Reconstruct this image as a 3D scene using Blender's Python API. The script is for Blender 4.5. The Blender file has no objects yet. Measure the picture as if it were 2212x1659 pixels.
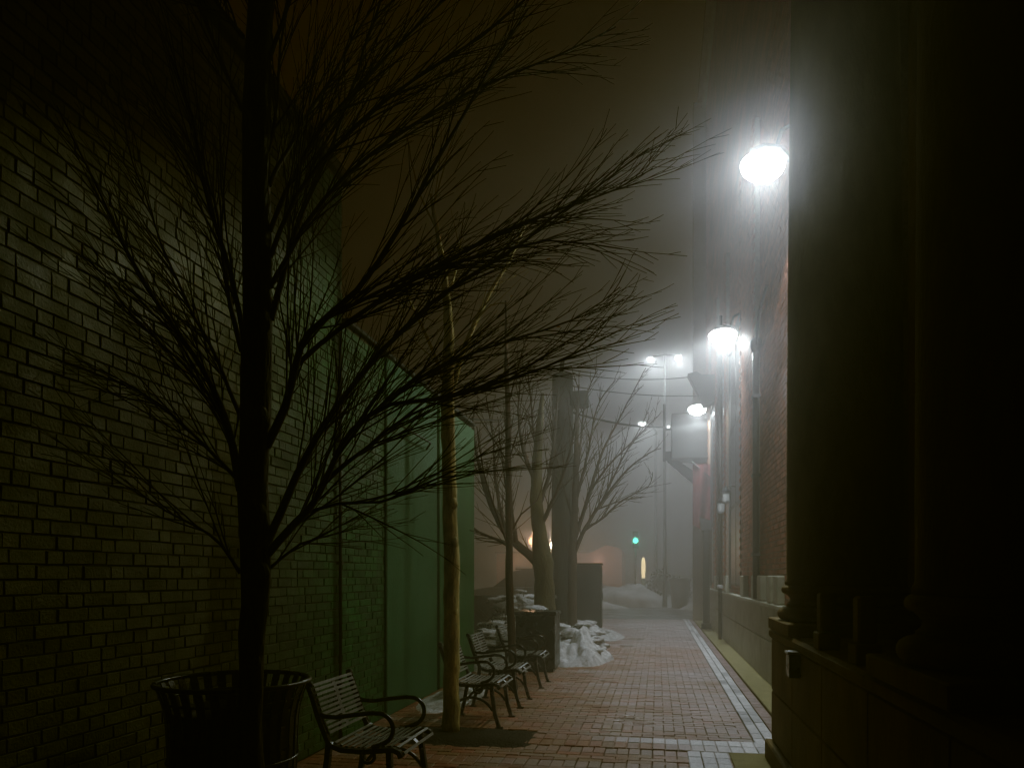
import bpy, math, random
from mathutils import Vector, Matrix, noise as mnoise
R = math.radians
SC = bpy.context.scene
COL = SC.collection
# ------------------------------------------------------------------ frame of reference
# alley runs along +Y, eye at the origin 1.5 m above the paving, camera turned 11.1 degrees left of the alley
EYE = 1.5
YAW = R(11.1)
CS, SN = math.cos(YAW), math.sin(YAW)
FPX, CX, HY = 1600.0, 1106.0, 1243.0

def at(px, py, d):
    r = (px - CX) / FPX * d
    return Vector((r * CS - d * SN, r * SN + d * CS, EYE - (py - HY) / FPX * d))

# ------------------------------------------------------------------ mesh helpers
class MB:
    def __init__(s):
        s.v, s.f, s.c, s.sm = [], [], [], []
    def face(s, idx, col=None, smooth=False):
        s.f.append(tuple(idx)); s.c.append(col); s.sm.append(smooth)
    def add(s, verts, faces, col=None, smooth=False):
        b = len(s.v); s.v += [tuple(v) for v in verts]
        for f in faces: s.face([b + i for i in f], col, smooth)
    def box(s, x0, x1, y0, y1, z0, z1, col=None, ch=0.0):
        if ch <= 0:
            s.add([(x0,y0,z0),(x1,y0,z0),(x1,y1,z0),(x0,y1,z0),(x0,y0,z1),(x1,y0,z1),(x1,y1,z1),(x0,y1,z1)],
                  [(3,2,1,0),(4,5,6,7),(0,1,5,4),(1,2,6,5),(2,3,7,6),(3,0,4,7)], col)
            return
        c = min(ch, (x1-x0)*.4, (y1-y0)*.4, (z1-z0)*.4)
        vs, ix = [], {}
        X, Y, Z = (x0,x1), (y0,y1), (z0,z1)
        for i in (0,1):
            for j in (0,1):
                for k in (0,1):
                    dx, dy, dz = (c if i==0 else -c), (c if j==0 else -c), (c if k==0 else -c)
                    ix[i,j,k,0]=len(vs); vs.append((X[i], Y[j]+dy, Z[k]+dz))
                    ix[i,j,k,1]=len(vs); vs.append((X[i]+dx, Y[j], Z[k]+dz))
                    ix[i,j,k,2]=len(vs); vs.append((X[i]+dx, Y[j]+dy, Z[k]))
        fs = []
        for i in (0,1):
            q=[ix[i,0,0,0],ix[i,1,0,0],ix[i,1,1,0],ix[i,0,1,0]]; fs.append(q if i else q[::-1])
            q=[ix[0,i,0,1],ix[1,i,0,1],ix[1,i,1,1],ix[0,i,1,1]]; fs.append(q[::-1] if i else q)
            q=[ix[0,0,i,2],ix[1,0,i,2],ix[1,1,i,2],ix[0,1,i,2]]; fs.append(q if i else q[::-1])
        for i in (0,1):
            for j in (0,1):
                fs.append([ix[i,j,0,0],ix[i,j,1,0],ix[i,j,1,1],ix[i,j,0,1]])
                fs.append([ix[i,0,j,0],ix[i,1,j,0],ix[i,1,j,2],ix[i,0,j,2]])
                fs.append([ix[0,i,j,1],ix[1,i,j,1],ix[1,i,j,2],ix[0,i,j,2]])
                for k in (0,1):
                    pass
        for i in (0,1):
            for j in (0,1):
                for k in (0,1):
                    fs.append([ix[i,j,k,0],ix[i,j,k,1],ix[i,j,k,2]])
        s.add(vs, fs, col)
    def tube(s, pts, rad, n=6, col=None, cap=True, smooth=True):
        pts = [Vector(p) for p in pts]
        if not isinstance(rad, (list, tuple)): rad = [rad]*len(pts)
        t0 = (pts[1]-pts[0]).normalized()
        up = Vector((0,0,1)) if abs(t0.z) < .9 else Vector((1,0,0))
        u = t0.cross(up).normalized()
        b = len(s.v); m = len(pts)
        for i, p in enumerate(pts):
            if i == 0: t = t0
            elif i == m-1: t = (pts[i]-pts[i-1]).normalized()
            else: t = (pts[i+1]-pts[i-1]).normalized()
            u = u - t*u.dot(t)
            u = u.normalized() if u.length > 1e-6 else t.orthogonal().normalized()
            w = t.cross(u)
            for k in range(n):
                a = 2*math.pi*k/n
                q = p + (u*math.cos(a) + w*math.sin(a))*rad[i]
                s.v.append((q.x,q.y,q.z))
        for i in range(m-1):
            for k in range(n):
                k2=(k+1)%n
                s.face((b+i*n+k, b+i*n+k2, b+(i+1)*n+k2, b+(i+1)*n+k), col, smooth)
        if cap:
            s.face([b+k for k in range(n)][::-1], col); s.face([b+(m-1)*n+k for k in range(n)], col)
    def lathe(s, prof, c=(0,0,0), n=32, col=None, smooth=True, fx=1, fy=1, cap=True):
        b=len(s.v); m=len(prof)
        for r,z in prof:
            for k in range(n):
                a=2*math.pi*k/n
                s.v.append((c[0]+r*math.cos(a)*fx, c[1]+r*math.sin(a)*fy, c[2]+z))
        for i in range(m-1):
            for k in range(n):
                k2=(k+1)%n
                s.face((b+i*n+k,b+i*n+k2,b+(i+1)*n+k2,b+(i+1)*n+k),col,smooth)
        if cap:
            s.face([b+k for k in range(n)][::-1],col); s.face([b+(m-1)*n+k for k in range(n)],col)
    def strip(s, pts, w, t, axis, col=None):
        # flat bar of rectangular section swept along pts (in a plane); axis = unit direction of the width
        pts=[Vector(p) for p in pts]; axis=Vector(axis); b=len(s.v); m=len(pts)
        for i,p in enumerate(pts):
            d=(pts[min(i+1,m-1)]-pts[max(i-1,0)]).normalized(); nn=d.cross(axis).normalized()
            for a,c in ((-1,-1),(1,-1),(1,1),(-1,1)):
                q=p+axis*(w*.5*a)+nn*(t*.5*c); s.v.append(tuple(q))
        for i in range(m-1):
            for k in range(4):
                k2=(k+1)%4; s.face((b+i*4+k,b+i*4+k2,b+(i+1)*4+k2,b+(i+1)*4+k),col)
        s.face([b,b+1,b+2,b+3][::-1],col); e=b+(m-1)*4; s.face([e,e+1,e+2,e+3],col)
    def prism(s, poly, y0, y1, axis='y', col=None):
        n=len(poly)
        def P(a,b_,y):
            return {'y':(a,y,b_),'x':(y,a,b_),'z':(a,b_,y)}[axis]
        vs=[P(a,b_,y0) for a,b_ in poly]+[P(a,b_,y1) for a,b_ in poly]
        fs=[tuple(range(n)),tuple(range(2*n-1,n-1,-1))]+[(i,i+n,(i+1)%n+n,(i+1)%n) for i in range(n)]
        s.add(vs,fs,col)
    def build(s, name, mat, parent=None, fix=True):
        me=bpy.data.meshes.new(name); me.from_pydata(s.v,[],s.f); me.update()
        if any(s.sm): me.polygons.foreach_set('use_smooth', s.sm)
        if any(c is not None for c in s.c):
            ca=me.color_attributes.new('tone','FLOAT_COLOR','CORNER'); flat=[]
            for f,c in zip(s.f,s.c):
                c=c or (.5,.5,.5); flat += [c[0],c[1],c[2],1.0]*len(f)
            ca.data.foreach_set('color',flat)
        if fix:
            import bmesh
            bm=bmesh.new(); bm.from_mesh(me); bmesh.ops.recalc_face_normals(bm,faces=bm.faces); bm.to_mesh(me); bm.free()
        o=bpy.data.objects.new(name,me); COL.objects.link(o)
        if mat: me.materials.append(mat)
        if parent: o.parent=parent
        return o

def tag(o,label=None,cat=None,group=None,kind=None):
    if label: o['label']=label
    if cat: o['category']=cat
    if group: o['group']=group
    if kind: o['kind']=kind
    return o
def thing(name,label,cat,loc=(0,0,0),rz=0,group=None):
    o=bpy.data.objects.new(name,None); COL.objects.link(o); o.location=loc; o.rotation_euler=(0,0,rz)
    o.empty_display_size=.2
    return tag(o,label,cat,group)
def copy_tree(o,parent=None):
    c=o.copy(); COL.objects.link(c); c.parent=parent
    for ch in [x for x in bpy.data.objects if x.parent is o]: copy_tree(ch,c)
    return c

# ------------------------------------------------------------------ materials
MATS={}
def mat(name,c1,c2=None,rough=.7,rvar=0,scale=8,bump=0,bscale=40,metal=0,tone=False,emit=None,estr=0,spec=.5,stretch=None):
    m=bpy.data.materials.new(name); m.use_nodes=True; nt=m.node_tree; N=nt.nodes; L=nt.links
    bs=N['Principled BSDF']; bs.inputs['Roughness'].default_value=rough; bs.inputs['Metallic'].default_value=metal
    bs.inputs['Specular IOR Level'].default_value=spec
    tc=N.new('ShaderNodeTexCoord'); mp=N.new('ShaderNodeMapping'); L.new(tc.outputs['Object'],mp.inputs['Vector'])
    if stretch: mp.inputs['Scale'].default_value=stretch
    nz=N.new('ShaderNodeTexNoise'); nz.inputs['Scale'].default_value=scale; nz.inputs['Detail'].default_value=6; nz.inputs['Roughness'].default_value=.62
    L.new(mp.outputs[0],nz.inputs['Vector'])
    cr=N.new('ShaderNodeValToRGB'); cr.color_ramp.elements[0].position=.32; cr.color_ramp.elements[1].position=.68
    c2=c2 or tuple(x*.65 for x in c1)
    cr.color_ramp.elements[0].color=(*c2,1); cr.color_ramp.elements[1].color=(*c1,1)
    L.new(nz.outputs['Fac'],cr.inputs['Fac'])
    if tone:
        at_=N.new('ShaderNodeAttribute'); at_.attribute_name='tone'
        mx=N.new('ShaderNodeMix'); mx.data_type='RGBA'; mx.blend_type='MULTIPLY'; mx.inputs['Factor'].default_value=1
        L.new(cr.outputs['Color'],mx.inputs['A']); L.new(at_.outputs['Color'],mx.inputs['B'])
        L.new(mx.outputs['Result'],bs.inputs['Base Color'])
    else: L.new(cr.outputs['Color'],bs.inputs['Base Color'])
    if rvar:
        n2=N.new('ShaderNodeTexNoise'); n2.inputs['Scale'].default_value=scale*.35; n2.inputs['Detail'].default_value=4
        L.new(mp.outputs[0],n2.inputs['Vector'])
        mr=N.new('ShaderNodeMapRange'); mr.inputs['From Min'].default_value=.3; mr.inputs['From Max'].default_value=.7
        mr.inputs['To Min'].default_value=max(.05,rough-rvar); mr.inputs['To Max'].default_value=min(1,rough+rvar)
        L.new(n2.outputs['Fac'],mr.inputs['Value']); L.new(mr.outputs[0],bs.inputs['Roughness'])
    if bump:
        n3=N.new('ShaderNodeTexNoise'); n3.inputs['Scale'].default_value=bscale; n3.inputs['Detail'].default_value=5
        L.new(mp.outputs[0],n3.inputs['Vector'])
        bp=N.new('ShaderNodeBump'); bp.inputs['Strength'].default_value=bump; bp.inputs['Distance'].default_value=.02
        L.new(n3.outputs['Fac'],bp.inputs['Height']); L.new(bp.outputs[0],bs.inputs['Normal'])
    if emit:
        bs.inputs['Emission Color'].default_value=(*emit,1); bs.inputs['Emission Strength'].default_value=estr
    MATS[name]=m
    return m

M_asphalt=mat('wet_asphalt',(.055,.055,.055),rough=.5,rvar=.2,scale=3,bump=.4,bscale=60)
M_sand=mat('joint_sand',(.09,.06,.045),rough=.9,scale=30)
M_pave=mat('clay_paver',(1,1,1),(.66,.66,.66),rough=.45,rvar=.22,scale=26,bump=.5,bscale=90,tone=True,spec=.45)
M_pave.node_tree.nodes['Noise Texture.001'].inputs['Scale'].default_value=1.1
M_white=mat('pale_paver',(1,1,1),(.75,.75,.75),rough=.55,rvar=.15,scale=30,bump=.5,bscale=80,tone=True)
M_conc=mat('yellow_concrete',(.27,.23,.11),(.19,.16,.07),rough=.8,scale=5,bump=.25,bscale=70)
M_paint=mat('painted_brick',(1,1,1),(.66,.66,.64),rough=.62,rvar=.15,scale=14,bump=.3,bscale=70,tone=True)
M_mortar=mat('painted_mortar',(.088,.086,.045),(.06,.06,.03),rough=.8,scale=10,bump=.5,bscale=80)
M_green=mat('green_glow_stucco',(.05,.15,.075),(.026,.11,.046),rough=.7,scale=1.6,bump=.35,bscale=45,stretch=(1,1,.35))  # green light on the wall, put into the stucco colour
M_dkgreen=mat('green_glow_panel',(.026,.13,.034),(.016,.09,.022),rough=.65,scale=1.5,bump=.2,bscale=50,stretch=(1,1,.3))  # same green glow, painted deeper into the end panel colour
M_cap=mat('roof_coping',(.014,.014,.012),rough=.7)
M_red=mat('red_brick',(1,1,1),(.7,.68,.66),rough=.75,scale=18,bump=.6,bscale=70,tone=True)
M_redmort=mat('brick_mortar',(.26,.2,.15),(.18,.14,.1),rough=.9,scale=20)
M_stone=mat('limestone',(.40,.38,.30),(.28,.265,.2),rough=.75,scale=4,bump=.3,bscale=60)
M_dkstone=mat('grimy_stone',(.24,.155,.055),(.115,.074,.026),rough=.8,scale=3,bump=.3,bscale=50,stretch=(1,1,.4))
M_glass=mat('dark_window_glass',(.015,.016,.018),rough=.35)
M_wood=mat('dark_painted_wood',(.04,.035,.03),rough=.5,scale=12)
M_black=mat('black_metal_paint',(.012,.012,.012),(.007,.007,.007),rough=.3,rvar=.12,scale=25,bump=.08,bscale=120,spec=.6)
M_strap=mat('wet_strap_metal',(.32,.32,.31),(.2,.2,.19),rough=.38,rvar=.12,scale=40,bump=.12,bscale=150,spec=.9)
M_bag=mat('black_liner',(.006,.006,.006),rough=.5)
M_bark=mat('dark_bark',(.085,.065,.04),(.03,.024,.015),rough=.8,scale=16,bump=1.0,bscale=45,stretch=(1,1,.3))
M_bark2=mat('pale_bark',(.72,.6,.27),(.22,.17,.07),rough=.75,scale=9,bump=1.0,bscale=28,stretch=(1,1,.35))
M_bark3=mat('brown_bark',(.095,.062,.042),(.045,.03,.02),rough=.85,scale=12,bump=.8,bscale=50,stretch=(1,1,.3))
M_bark4=mat('mossy_bark',(.17,.14,.06),(.07,.055,.03),rough=.85,scale=5,bump=.9,bscale=35,stretch=(1,1,.3))
M_twig=mat('twig_bark',(.07,.045,.024),(.035,.024,.013),rough=.8,scale=20)
M_leaf=mat('dry_leaf',(.7,.42,.14),(.5,.26,.08),rough=.7,scale=40)
M_soil=mat('mulch',(.03,.024,.016),(.014,.011,.008),rough=.95,scale=30,bump=1,bscale=45)
M_snow=mat('old_snow',(.85,.84,.83),(.36,.33,.29),rough=.65,scale=9,bump=1.0,bscale=45)
M_dirtysnow=mat('dirty_snow',(.5,.5,.48),(.26,.25,.23),rough=.7,scale=2.2,bump=.8,bscale=14)
M_cab=mat('dark_enamel_cabinet',(.05,.05,.05),(.035,.035,.033),rough=.5,scale=3)
M_cab2=mat('olive_board',(.045,.048,.035),(.03,.032,.024),rough=.6,scale=3)
M_rail=mat('weathered_rail',(.28,.27,.2),rough=.7)
M_lamp=mat('grey_lamp_housing',(.12,.12,.12),rough=.45,metal=.6)
M_lens=mat('lit_led_lens',(.9,.9,.9),rough=.4,emit=(.93,1,.97),estr=8)
nt_=M_lens.node_tree; N_=nt_.nodes; tr_=N_.new('ShaderNodeBsdfTransparent'); mx_=N_.new('ShaderNodeMixShader'); mx_.inputs[0].default_value=.5
nt_.links.new(N_['Principled BSDF'].outputs[0],mx_.inputs[1]); nt_.links.new(tr_.outputs[0],mx_.inputs[2]); nt_.links.new(mx_.outputs[0],N_['Material Output'].inputs['Surface'])
M_dimlens=mat('small_lit_bulb',(.9,.9,.9),rough=.4,emit=(.95,1,1),estr=2.5)
M_warm=mat('lit_warm_globe',(.9,.85,.7),rough=.4,emit=(1,.82,.6),estr=9)
M_amber=mat('lit_amber_lens',(.9,.7,.5),rough=.4,emit=(1,.66,.45),estr=.4)
M_grn=mat('lit_green_signal',(.2,.9,.6),rough=.4,emit=(.1,1,.62),estr=5)
M_col=mat('lit_yellow_column',(.9,.75,.45),rough=.4,emit=(1,.75,.4),estr=2.0)
M_orange=mat('orange_brick_far',(.5,.24,.15),(.4,.18,.11),rough=.85,scale=3)
M_pink=mat('pink_sign_board',(.75,.5,.48),(.55,.35,.33),rough=.6,scale=9)
M_car=mat('dark_car_paint',(.03,.032,.035),rough=.3,spec=.6)
M_tyre=mat('tyre_rubber',(.012,.012,.012),rough=.85)
M_rim=mat('alloy_rim',(.25,.25,.26),rough=.35,metal=.8)
M_headl=mat('headlight_lens',(.5,.5,.5),rough=.1)
M_flag=mat('red_cloth',(.22,.045,.045),(.15,.03,.03),rough=.8,scale=8)
M_grey=mat('grey_sheet_metal',(.06,.06,.058),(.04,.04,.038),rough=.55,scale=4)
M_pole=mat('weathered_pole_wood',(.05,.05,.035),(.03,.03,.022),rough=.85,scale=6,stretch=(1,1,.15),bump=.6,bscale=30)
M_wire=mat('black_cable',(.015,.015,.015),rough=.6)
M_pipe=mat('brown_downspout',(.08,.06,.045),rough=.5)
M_lant=mat('frosted_lantern_glass',(.6,.6,.58),rough=.3)
M_bush=mat('shrub_leaves',(.035,.04,.018),(.02,.022,.012),rough=.8,scale=20)
M_planter=mat('brown_planter',(.07,.055,.035),rough=.7,scale=5)
M_steel=mat('brushed_steel_box',(.4,.4,.4),rough=.35,metal=.7)
M_tan=mat('dim_tan_wall',(.17,.145,.11),(.13,.11,.085),rough=.85,scale=2)

def rnd(rng,a,b): return a+(b-a)*rng.random()
# ------------------------------------------------------------------ ground
mb=MB(); mb.add([(-300,-60,-.03),(300,-60,-.03),(300,500,-.03),(-300,500,-.03)],[(0,1,2,3)])
tag(mb.build('ground',M_asphalt),kind='structure')
XL,XE=-2.85,.86
mb=MB(); mb.add([(-3.4,-6,-.012),(1.24,-6,-.012),(1.24,26.1,-.012),(-3.4,26.1,-.012)],[(0,1,2,3)])
tag(mb.build('paving_bed',M_sand),kind='structure')
rng=random.Random(5)
def paver_tone(x,y,rng,pale=0.0):
    n=mnoise.noise(Vector((x*.5,y*.9,3.1)))*.5+.5
    n2=mnoise.noise(Vector((x*.35,y*3.1,9.7)))*.5+.5
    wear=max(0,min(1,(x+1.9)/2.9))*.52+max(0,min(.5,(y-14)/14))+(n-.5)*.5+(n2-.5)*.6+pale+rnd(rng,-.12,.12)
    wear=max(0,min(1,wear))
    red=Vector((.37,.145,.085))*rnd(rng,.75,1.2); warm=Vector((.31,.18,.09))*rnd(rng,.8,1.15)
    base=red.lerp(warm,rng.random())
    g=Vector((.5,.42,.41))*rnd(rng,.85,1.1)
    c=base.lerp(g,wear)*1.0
    return tuple(c)
mb=MB(); y=-2.0; row=0
BW,BL,GP=.1,.2,.006
while y<26:
    soldier = (row%13==6) or (row%29==17)
    dy = BL if soldier else BW
    if soldier: xs=[-2.84+i*BW for i in range(37)]; w=BW
    else:
        off=(row%2)*.5*BL; xs=[-2.84-off+i*BL for i in range(20)]; w=BL
    pale=.22 if soldier else (.12 if row%7==3 else 0)
    for x in xs:
        a,b=max(x,-2.84)+GP*.5,min(x+w,XE-.005)-GP*.5
        if b-a<.025: continue
        if -2.55<(a+b)/2<-1.05 and 6.35<y<7.02 : continue       # soil pit of the pale tree
        z=rnd(rng,-.0025,.0025); tx=rnd(rng,-.002,.002); ty=rnd(rng,-.002,.002)
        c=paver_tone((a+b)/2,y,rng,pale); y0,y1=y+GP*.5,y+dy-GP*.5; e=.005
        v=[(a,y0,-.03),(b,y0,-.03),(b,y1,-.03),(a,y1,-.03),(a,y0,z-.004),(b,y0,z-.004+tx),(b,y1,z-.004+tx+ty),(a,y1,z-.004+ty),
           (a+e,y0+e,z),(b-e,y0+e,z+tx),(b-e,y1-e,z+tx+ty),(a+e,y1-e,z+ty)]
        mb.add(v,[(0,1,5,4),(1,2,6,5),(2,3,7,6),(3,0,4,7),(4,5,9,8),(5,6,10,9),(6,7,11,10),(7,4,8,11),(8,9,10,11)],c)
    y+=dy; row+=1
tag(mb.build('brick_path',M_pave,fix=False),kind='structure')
# pale edging, cross band and the concrete ledge along the right wall
mb=MB(); rng=random.Random(8)
def pav(a,b,y0,y1,c,zz=.004):
    z=zz+rnd(rng,-.002,.003); e=.006
    v=[(a,y0,-.03),(b,y0,-.03),(b,y1,-.03),(a,y1,-.03),(a,y0,z-.005),(b,y0,z-.005),(b,y1,z-.005),(a,y1,z-.005),
       (a+e,y0+e,z),(b-e,y0+e,z),(b-e,y1-e,z),(a+e,y1-e,z)]
    mb.add(v,[(0,1,5,4),(1,2,6,5),(2,3,7,6),(3,0,4,7),(4,5,9,8),(5,6,10,9),(6,7,11,10),(7,4,8,11),(8,9,10,11)],c)
def pale(k=1): 
    g=rnd(rng,.6,.85)*k; return (g,g*.97,g*.98)
for col_,(a,b) in enumerate(((.865,.965),(.97,1.07),(1.075,1.195))):
    y=6.95+col_*.07
    while y<26:
        l=rnd(rng,.17,.23)
        k=1 if mnoise.noise(Vector((col_*3.3,y*.8,0)))>-.28 else .62
        c=pale(k) if col_<2 else tuple(Vector((.3,.2,.18))*rnd(rng,.8,1.2))
        pav(a,b-.006,y,y+l-.01,c); y+=l
x=-1.25
while x<.98:
    p=max(.0,min(1,(x+.75)/.9)); c=Vector(paver_tone(x,6.8,rng,.1)).lerp(Vector(pale(1.15)),p)
    pav(x,x+.104,6.73,6.925,tuple(c),.009); c=Vector(paver_tone(x,6.6,rng)).lerp(Vector(pale(1.05)),max(0,min(1,(x+.1)/.7)))
    pav(x,x+.104,6.5,6.715,tuple(c),.009); x+=.11
for i in range(3):
    y=6.485
    while y>0: pav(.25+i*.112,.355+i*.112,y-.2,y-.008,pale(1.05),.009); y-=.2
tag(mb.build('path_edging',M_white,fix=False),kind='structure')
mb=MB(); mb.box(1.2,1.58,6.42,26,-.03,.03,ch=.006); mb.box(.592,.9,-3,6.48,-.03,.012,ch=.004)
tag(mb.build('concrete_kerb',M_conc),kind='structure')
mb=MB(); 
n=22
vs=[];fs=[]
for i in range(n+1):
    for j in range(7):
        u=i/n; w=j/6; x=-2.6+1.6*u; yy=6.3+.76*w
        ed=min(u,1-u,w,1-w); z=-.012+.05*min(1,ed*5)+.02*mnoise.noise(Vector((x*9,yy*9,1)))
        vs.append((x,yy,z))
for i in range(n):
    for j in range(6): fs.append((i*7+j,(i+1)*7+j,(i+1)*7+j+1,i*7+j+1))
mb.add(vs,fs,None,True)
tag(mb.build('soil_pit',M_soil),kind='structure')
# cross street beyond the alley and slushy apron
mb=MB(); mb.add([(-60,26.1,-.012),(60,26.1,-.012),(60,34,-.012),(-60,34,-.012)],[(0,1,2,3)])
tag(mb.build('road',M_asphalt),kind='structure')

# ------------------------------------------------------------------ left building (painted brick)
rng=random.Random(11)
bl=thing('painted_brick_building','long low building with olive painted brick wall with a green glow put into its colour beyond the trees','building',(XL,0,0))
def left_bricks(y0,y1,z1,x=0):
    mb=MB(); H,Lb=.0705,.2; k=0; z=0
    while z+H<z1+.01:
        y=y0-(k%2)*Lb*.5
        y=y0-(k%2)*Lb*.75-rnd(rng,0,.02); j=0
        while y<y1:
            l=(Lb if j%2 else Lb*.5)*rnd(rng,.94,1.06); j+=1; a,b=max(y,y0)+.0018,min(y+l,y1)-.0018
            if b-a>.03:
                pr=rnd(rng,.004,.011); jz=rnd(rng,-.003,.003); sl=rnd(rng,-.003,.003)
                g=max(0,min(1,(y-3.9)/2.6)); g=g*g*(3-2*g)  # g blends the green glow into the brick colour along the wall
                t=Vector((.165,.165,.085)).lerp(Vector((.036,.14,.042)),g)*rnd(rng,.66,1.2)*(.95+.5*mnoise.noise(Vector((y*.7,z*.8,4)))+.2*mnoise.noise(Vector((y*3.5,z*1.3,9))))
                zz0,zz1=z+.003+jz*.6,z+H-.003+jz*.6; e=.0035
                v=[(x,a,zz0),(x,b,zz0+sl),(x,b,zz1+sl),(x,a,zz1),(x+pr,a+e,zz0+e),(x+pr+rnd(rng,-.003,.003),b-e,zz0+e+sl),(x+pr,b-e,zz1-e+sl),(x+pr+rnd(rng,-.003,.003),a+e,zz1-e)]
                mb.add(v,[(4,5,6,7),(0,1,5,4),(1,2,6,5),(2,3,7,6),(3,0,4,7)],tuple(t))
            y+=l
        z+=H; k+=1
    return mb
mb=MB(); mb.box(-9,0,-7,6.38,0,5.1); mb.box(-9,-.003,6.38,7.46,0,3.84); wl=mb.build('wall',M_mortar,bl)
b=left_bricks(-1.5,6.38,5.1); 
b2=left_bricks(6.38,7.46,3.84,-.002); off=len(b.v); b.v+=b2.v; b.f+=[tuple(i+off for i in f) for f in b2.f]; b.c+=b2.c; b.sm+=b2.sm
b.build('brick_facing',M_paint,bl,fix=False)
mb=MB(); mb.box(-9,.035,7.46,9.28,0,3.82,ch=.01); p=mb.build('stucco_panel',M_green,bl); p['label']='smooth stucco panel with a green glow in its colour'
mb=MB(); mb.box(-9,.012,9.28,9.36,0,3.8); mb.box(-9,.03,9.36,11.3,0,3.78,ch=.01); p=mb.build('green_glow_panel',M_dkgreen,bl); p['label']='end panel with a darker green glow in its colour'
mb=MB(); mb.box(-9.05,.07,-7,6.45,5.1,5.2,ch=.01); mb.box(-9.05,.045,6.45,11.33,3.842,3.89,ch=.008); mb.build('coping',M_cap,bl)
mb=MB(); mb.tube([(.035,6.28,.02),(.035,6.28,3.7)],.016,8); 
for z in (.5,1.6,2.7): mb.box(0.005,.058,6.255,6.305,z,z+.03)
mb.build('conduit',M_wood,bl)
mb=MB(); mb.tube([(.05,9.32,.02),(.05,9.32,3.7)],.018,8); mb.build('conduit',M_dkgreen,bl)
mb=MB(); mb.tube([(.02,7.55,3.05),(.13,7.55,3.12),(.13,8.7,3.12),(.06,8.75,3.05)],.012,6); mb.build('cable_bracket',M_wood,bl)

# ------------------------------------------------------------------ right brick building
rb=thing('red_brick_building','tall red brick building with stone base and brick piers along the alley','building',(1.56,0,0))
rng=random.Random(21)
def rb_tone(): 
    base=Vector((.40,.14,.065)).lerp(Vector((.30,.115,.06)),rng.random())*rnd(rng,.75,1.15); return tuple(base)
def courses(mb,y0,y1,x0,z0,z1,teeth=False,back=.3,deep=.012):
    H=.0762; z=z0; k=0
    while z<z1-.01:
        t=min(z+H,z1); y=y0-(k%2)*.1
        while y<y1:
            a,b_=max(y,y0),min(y+.205,y1)
            if b_-a>.02:
                x=x0+rnd(rng,-.003,.003)
                if teeth and (b_>y1-.03 or a<y0+.03) and k%2==0: x-=.028
                c=rb_tone(); e=.004
                aa,bb=a+.004,b_-.004; za,zb=z+.005,t-.005
                v=[(x+deep,aa,za),(x+deep,bb,za),(x+deep,bb,zb),(x+deep,aa,zb),(x,aa+e,za+e),(x,bb-e,za+e),(x,bb-e,zb-e),(x,aa+e,zb-e)]
                mb.add(v,[(7,6,5,4),(4,5,1,0),(5,6,2,1),(6,7,3,2),(7,4,0,3)],c)
            y+=.205
        z+=H; k+=1
mb=MB(); mb.box(.012,8,6.42,25,0,17.3); mb.build('wall',M_redmort,rb)
mb=MB(); courses(mb,6.45,25,0,1.13,9.0)
mb.build('brick_facing',M_red,rb,fix=False)
# coarse upper storeys: one raised course at a time
mb=MB(); z=9.0
while z<17.0:
    y=6.45
    while y<25:
        mb.box(0,.0115,y,min(y+.62,25)-.01,z+.006,z+.222,rb_tone()); y+=.62
    z+=.228
mb.build('upper_brick_facing',M_red,rb,fix=False)
mb=MB(); mb.box(-.25,8,6.4,25.2,17.05,17.4); mb.box(-.12,8,6.4,25.1,16.8,17.05); mb.build('cornice',M_stone,rb)
for (a,c) in ((12.0,13.95),(16.9,17.35),(19.6,20.2),(22.6,23.4)):
    mb=MB(); mb.box(-.068,.011,a+.002,c-.002,1.5,8.6,(.3,.22,.16)); courses(mb,a,c,-.08,1.5,8.6,True)
    pr=mb.build('brick_pier',M_red,rb,fix=False)
# stone base
mb=MB(); y=6.42
while y<25:
    l=min(1.25,25-y)
    mb.box(-.07,.01,y+.004,y+l-.004,.03,.60,ch=.008); 
    mb.box(-.06,.01,y+.004-.0,y+l-.004,.604,1.06,ch=.008); y+=l
mb.box(-.1,.011,6.42,25,1.062,1.13,ch=.012)
mb.build('stone_base',M_stone,rb)
for (a,c) in ((9.75,10.0),(10.35,10.6),(11.3,11.62),(12.0,12.3),(13.5,13.95),(16.9,17.35),(19.6,20.2),(22.6,23.4)):
    mb=MB(); mb.box(-.095,.01,a-.02,c+.02,1.132,1.5,ch=.015); mb.build('stone_block',M_stone,rb)
# recessed windows
for (a,c,z0,z1) in ((14.35,16.5,1.3,6.2),(17.7,19.2,1.3,6.2),(20.6,22.2,1.3,6.2)):
    mb=MB(); mb.box(-.012,.01,a,c,z0,z1,ch=.004); mb.box(-.05,.009,a-.09,a,z0-.08,z1+.08); mb.box(-.05,.009,c,c+.09,z0-.08,z1+.08); mb.box(-.06,.008,a-.09,c+.09,z1,z1+.2)
    for t in (.33,.66): mb.box(-.025,.007,a,c,z0+(z1-z0)*t-.03,z0+(z1-z0)*t+.03)
    mb.box(-.024,.006,(a+c)/2-.03,(a+c)/2+.03,z0,z1)
    w=mb.build('window',M_wood,rb)
    mb=MB(); mb.box(-.0165,-.0125,a+.03,c-.03,z0+.03,z1-.03); mb.build('pane',M_glass,w)
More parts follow.
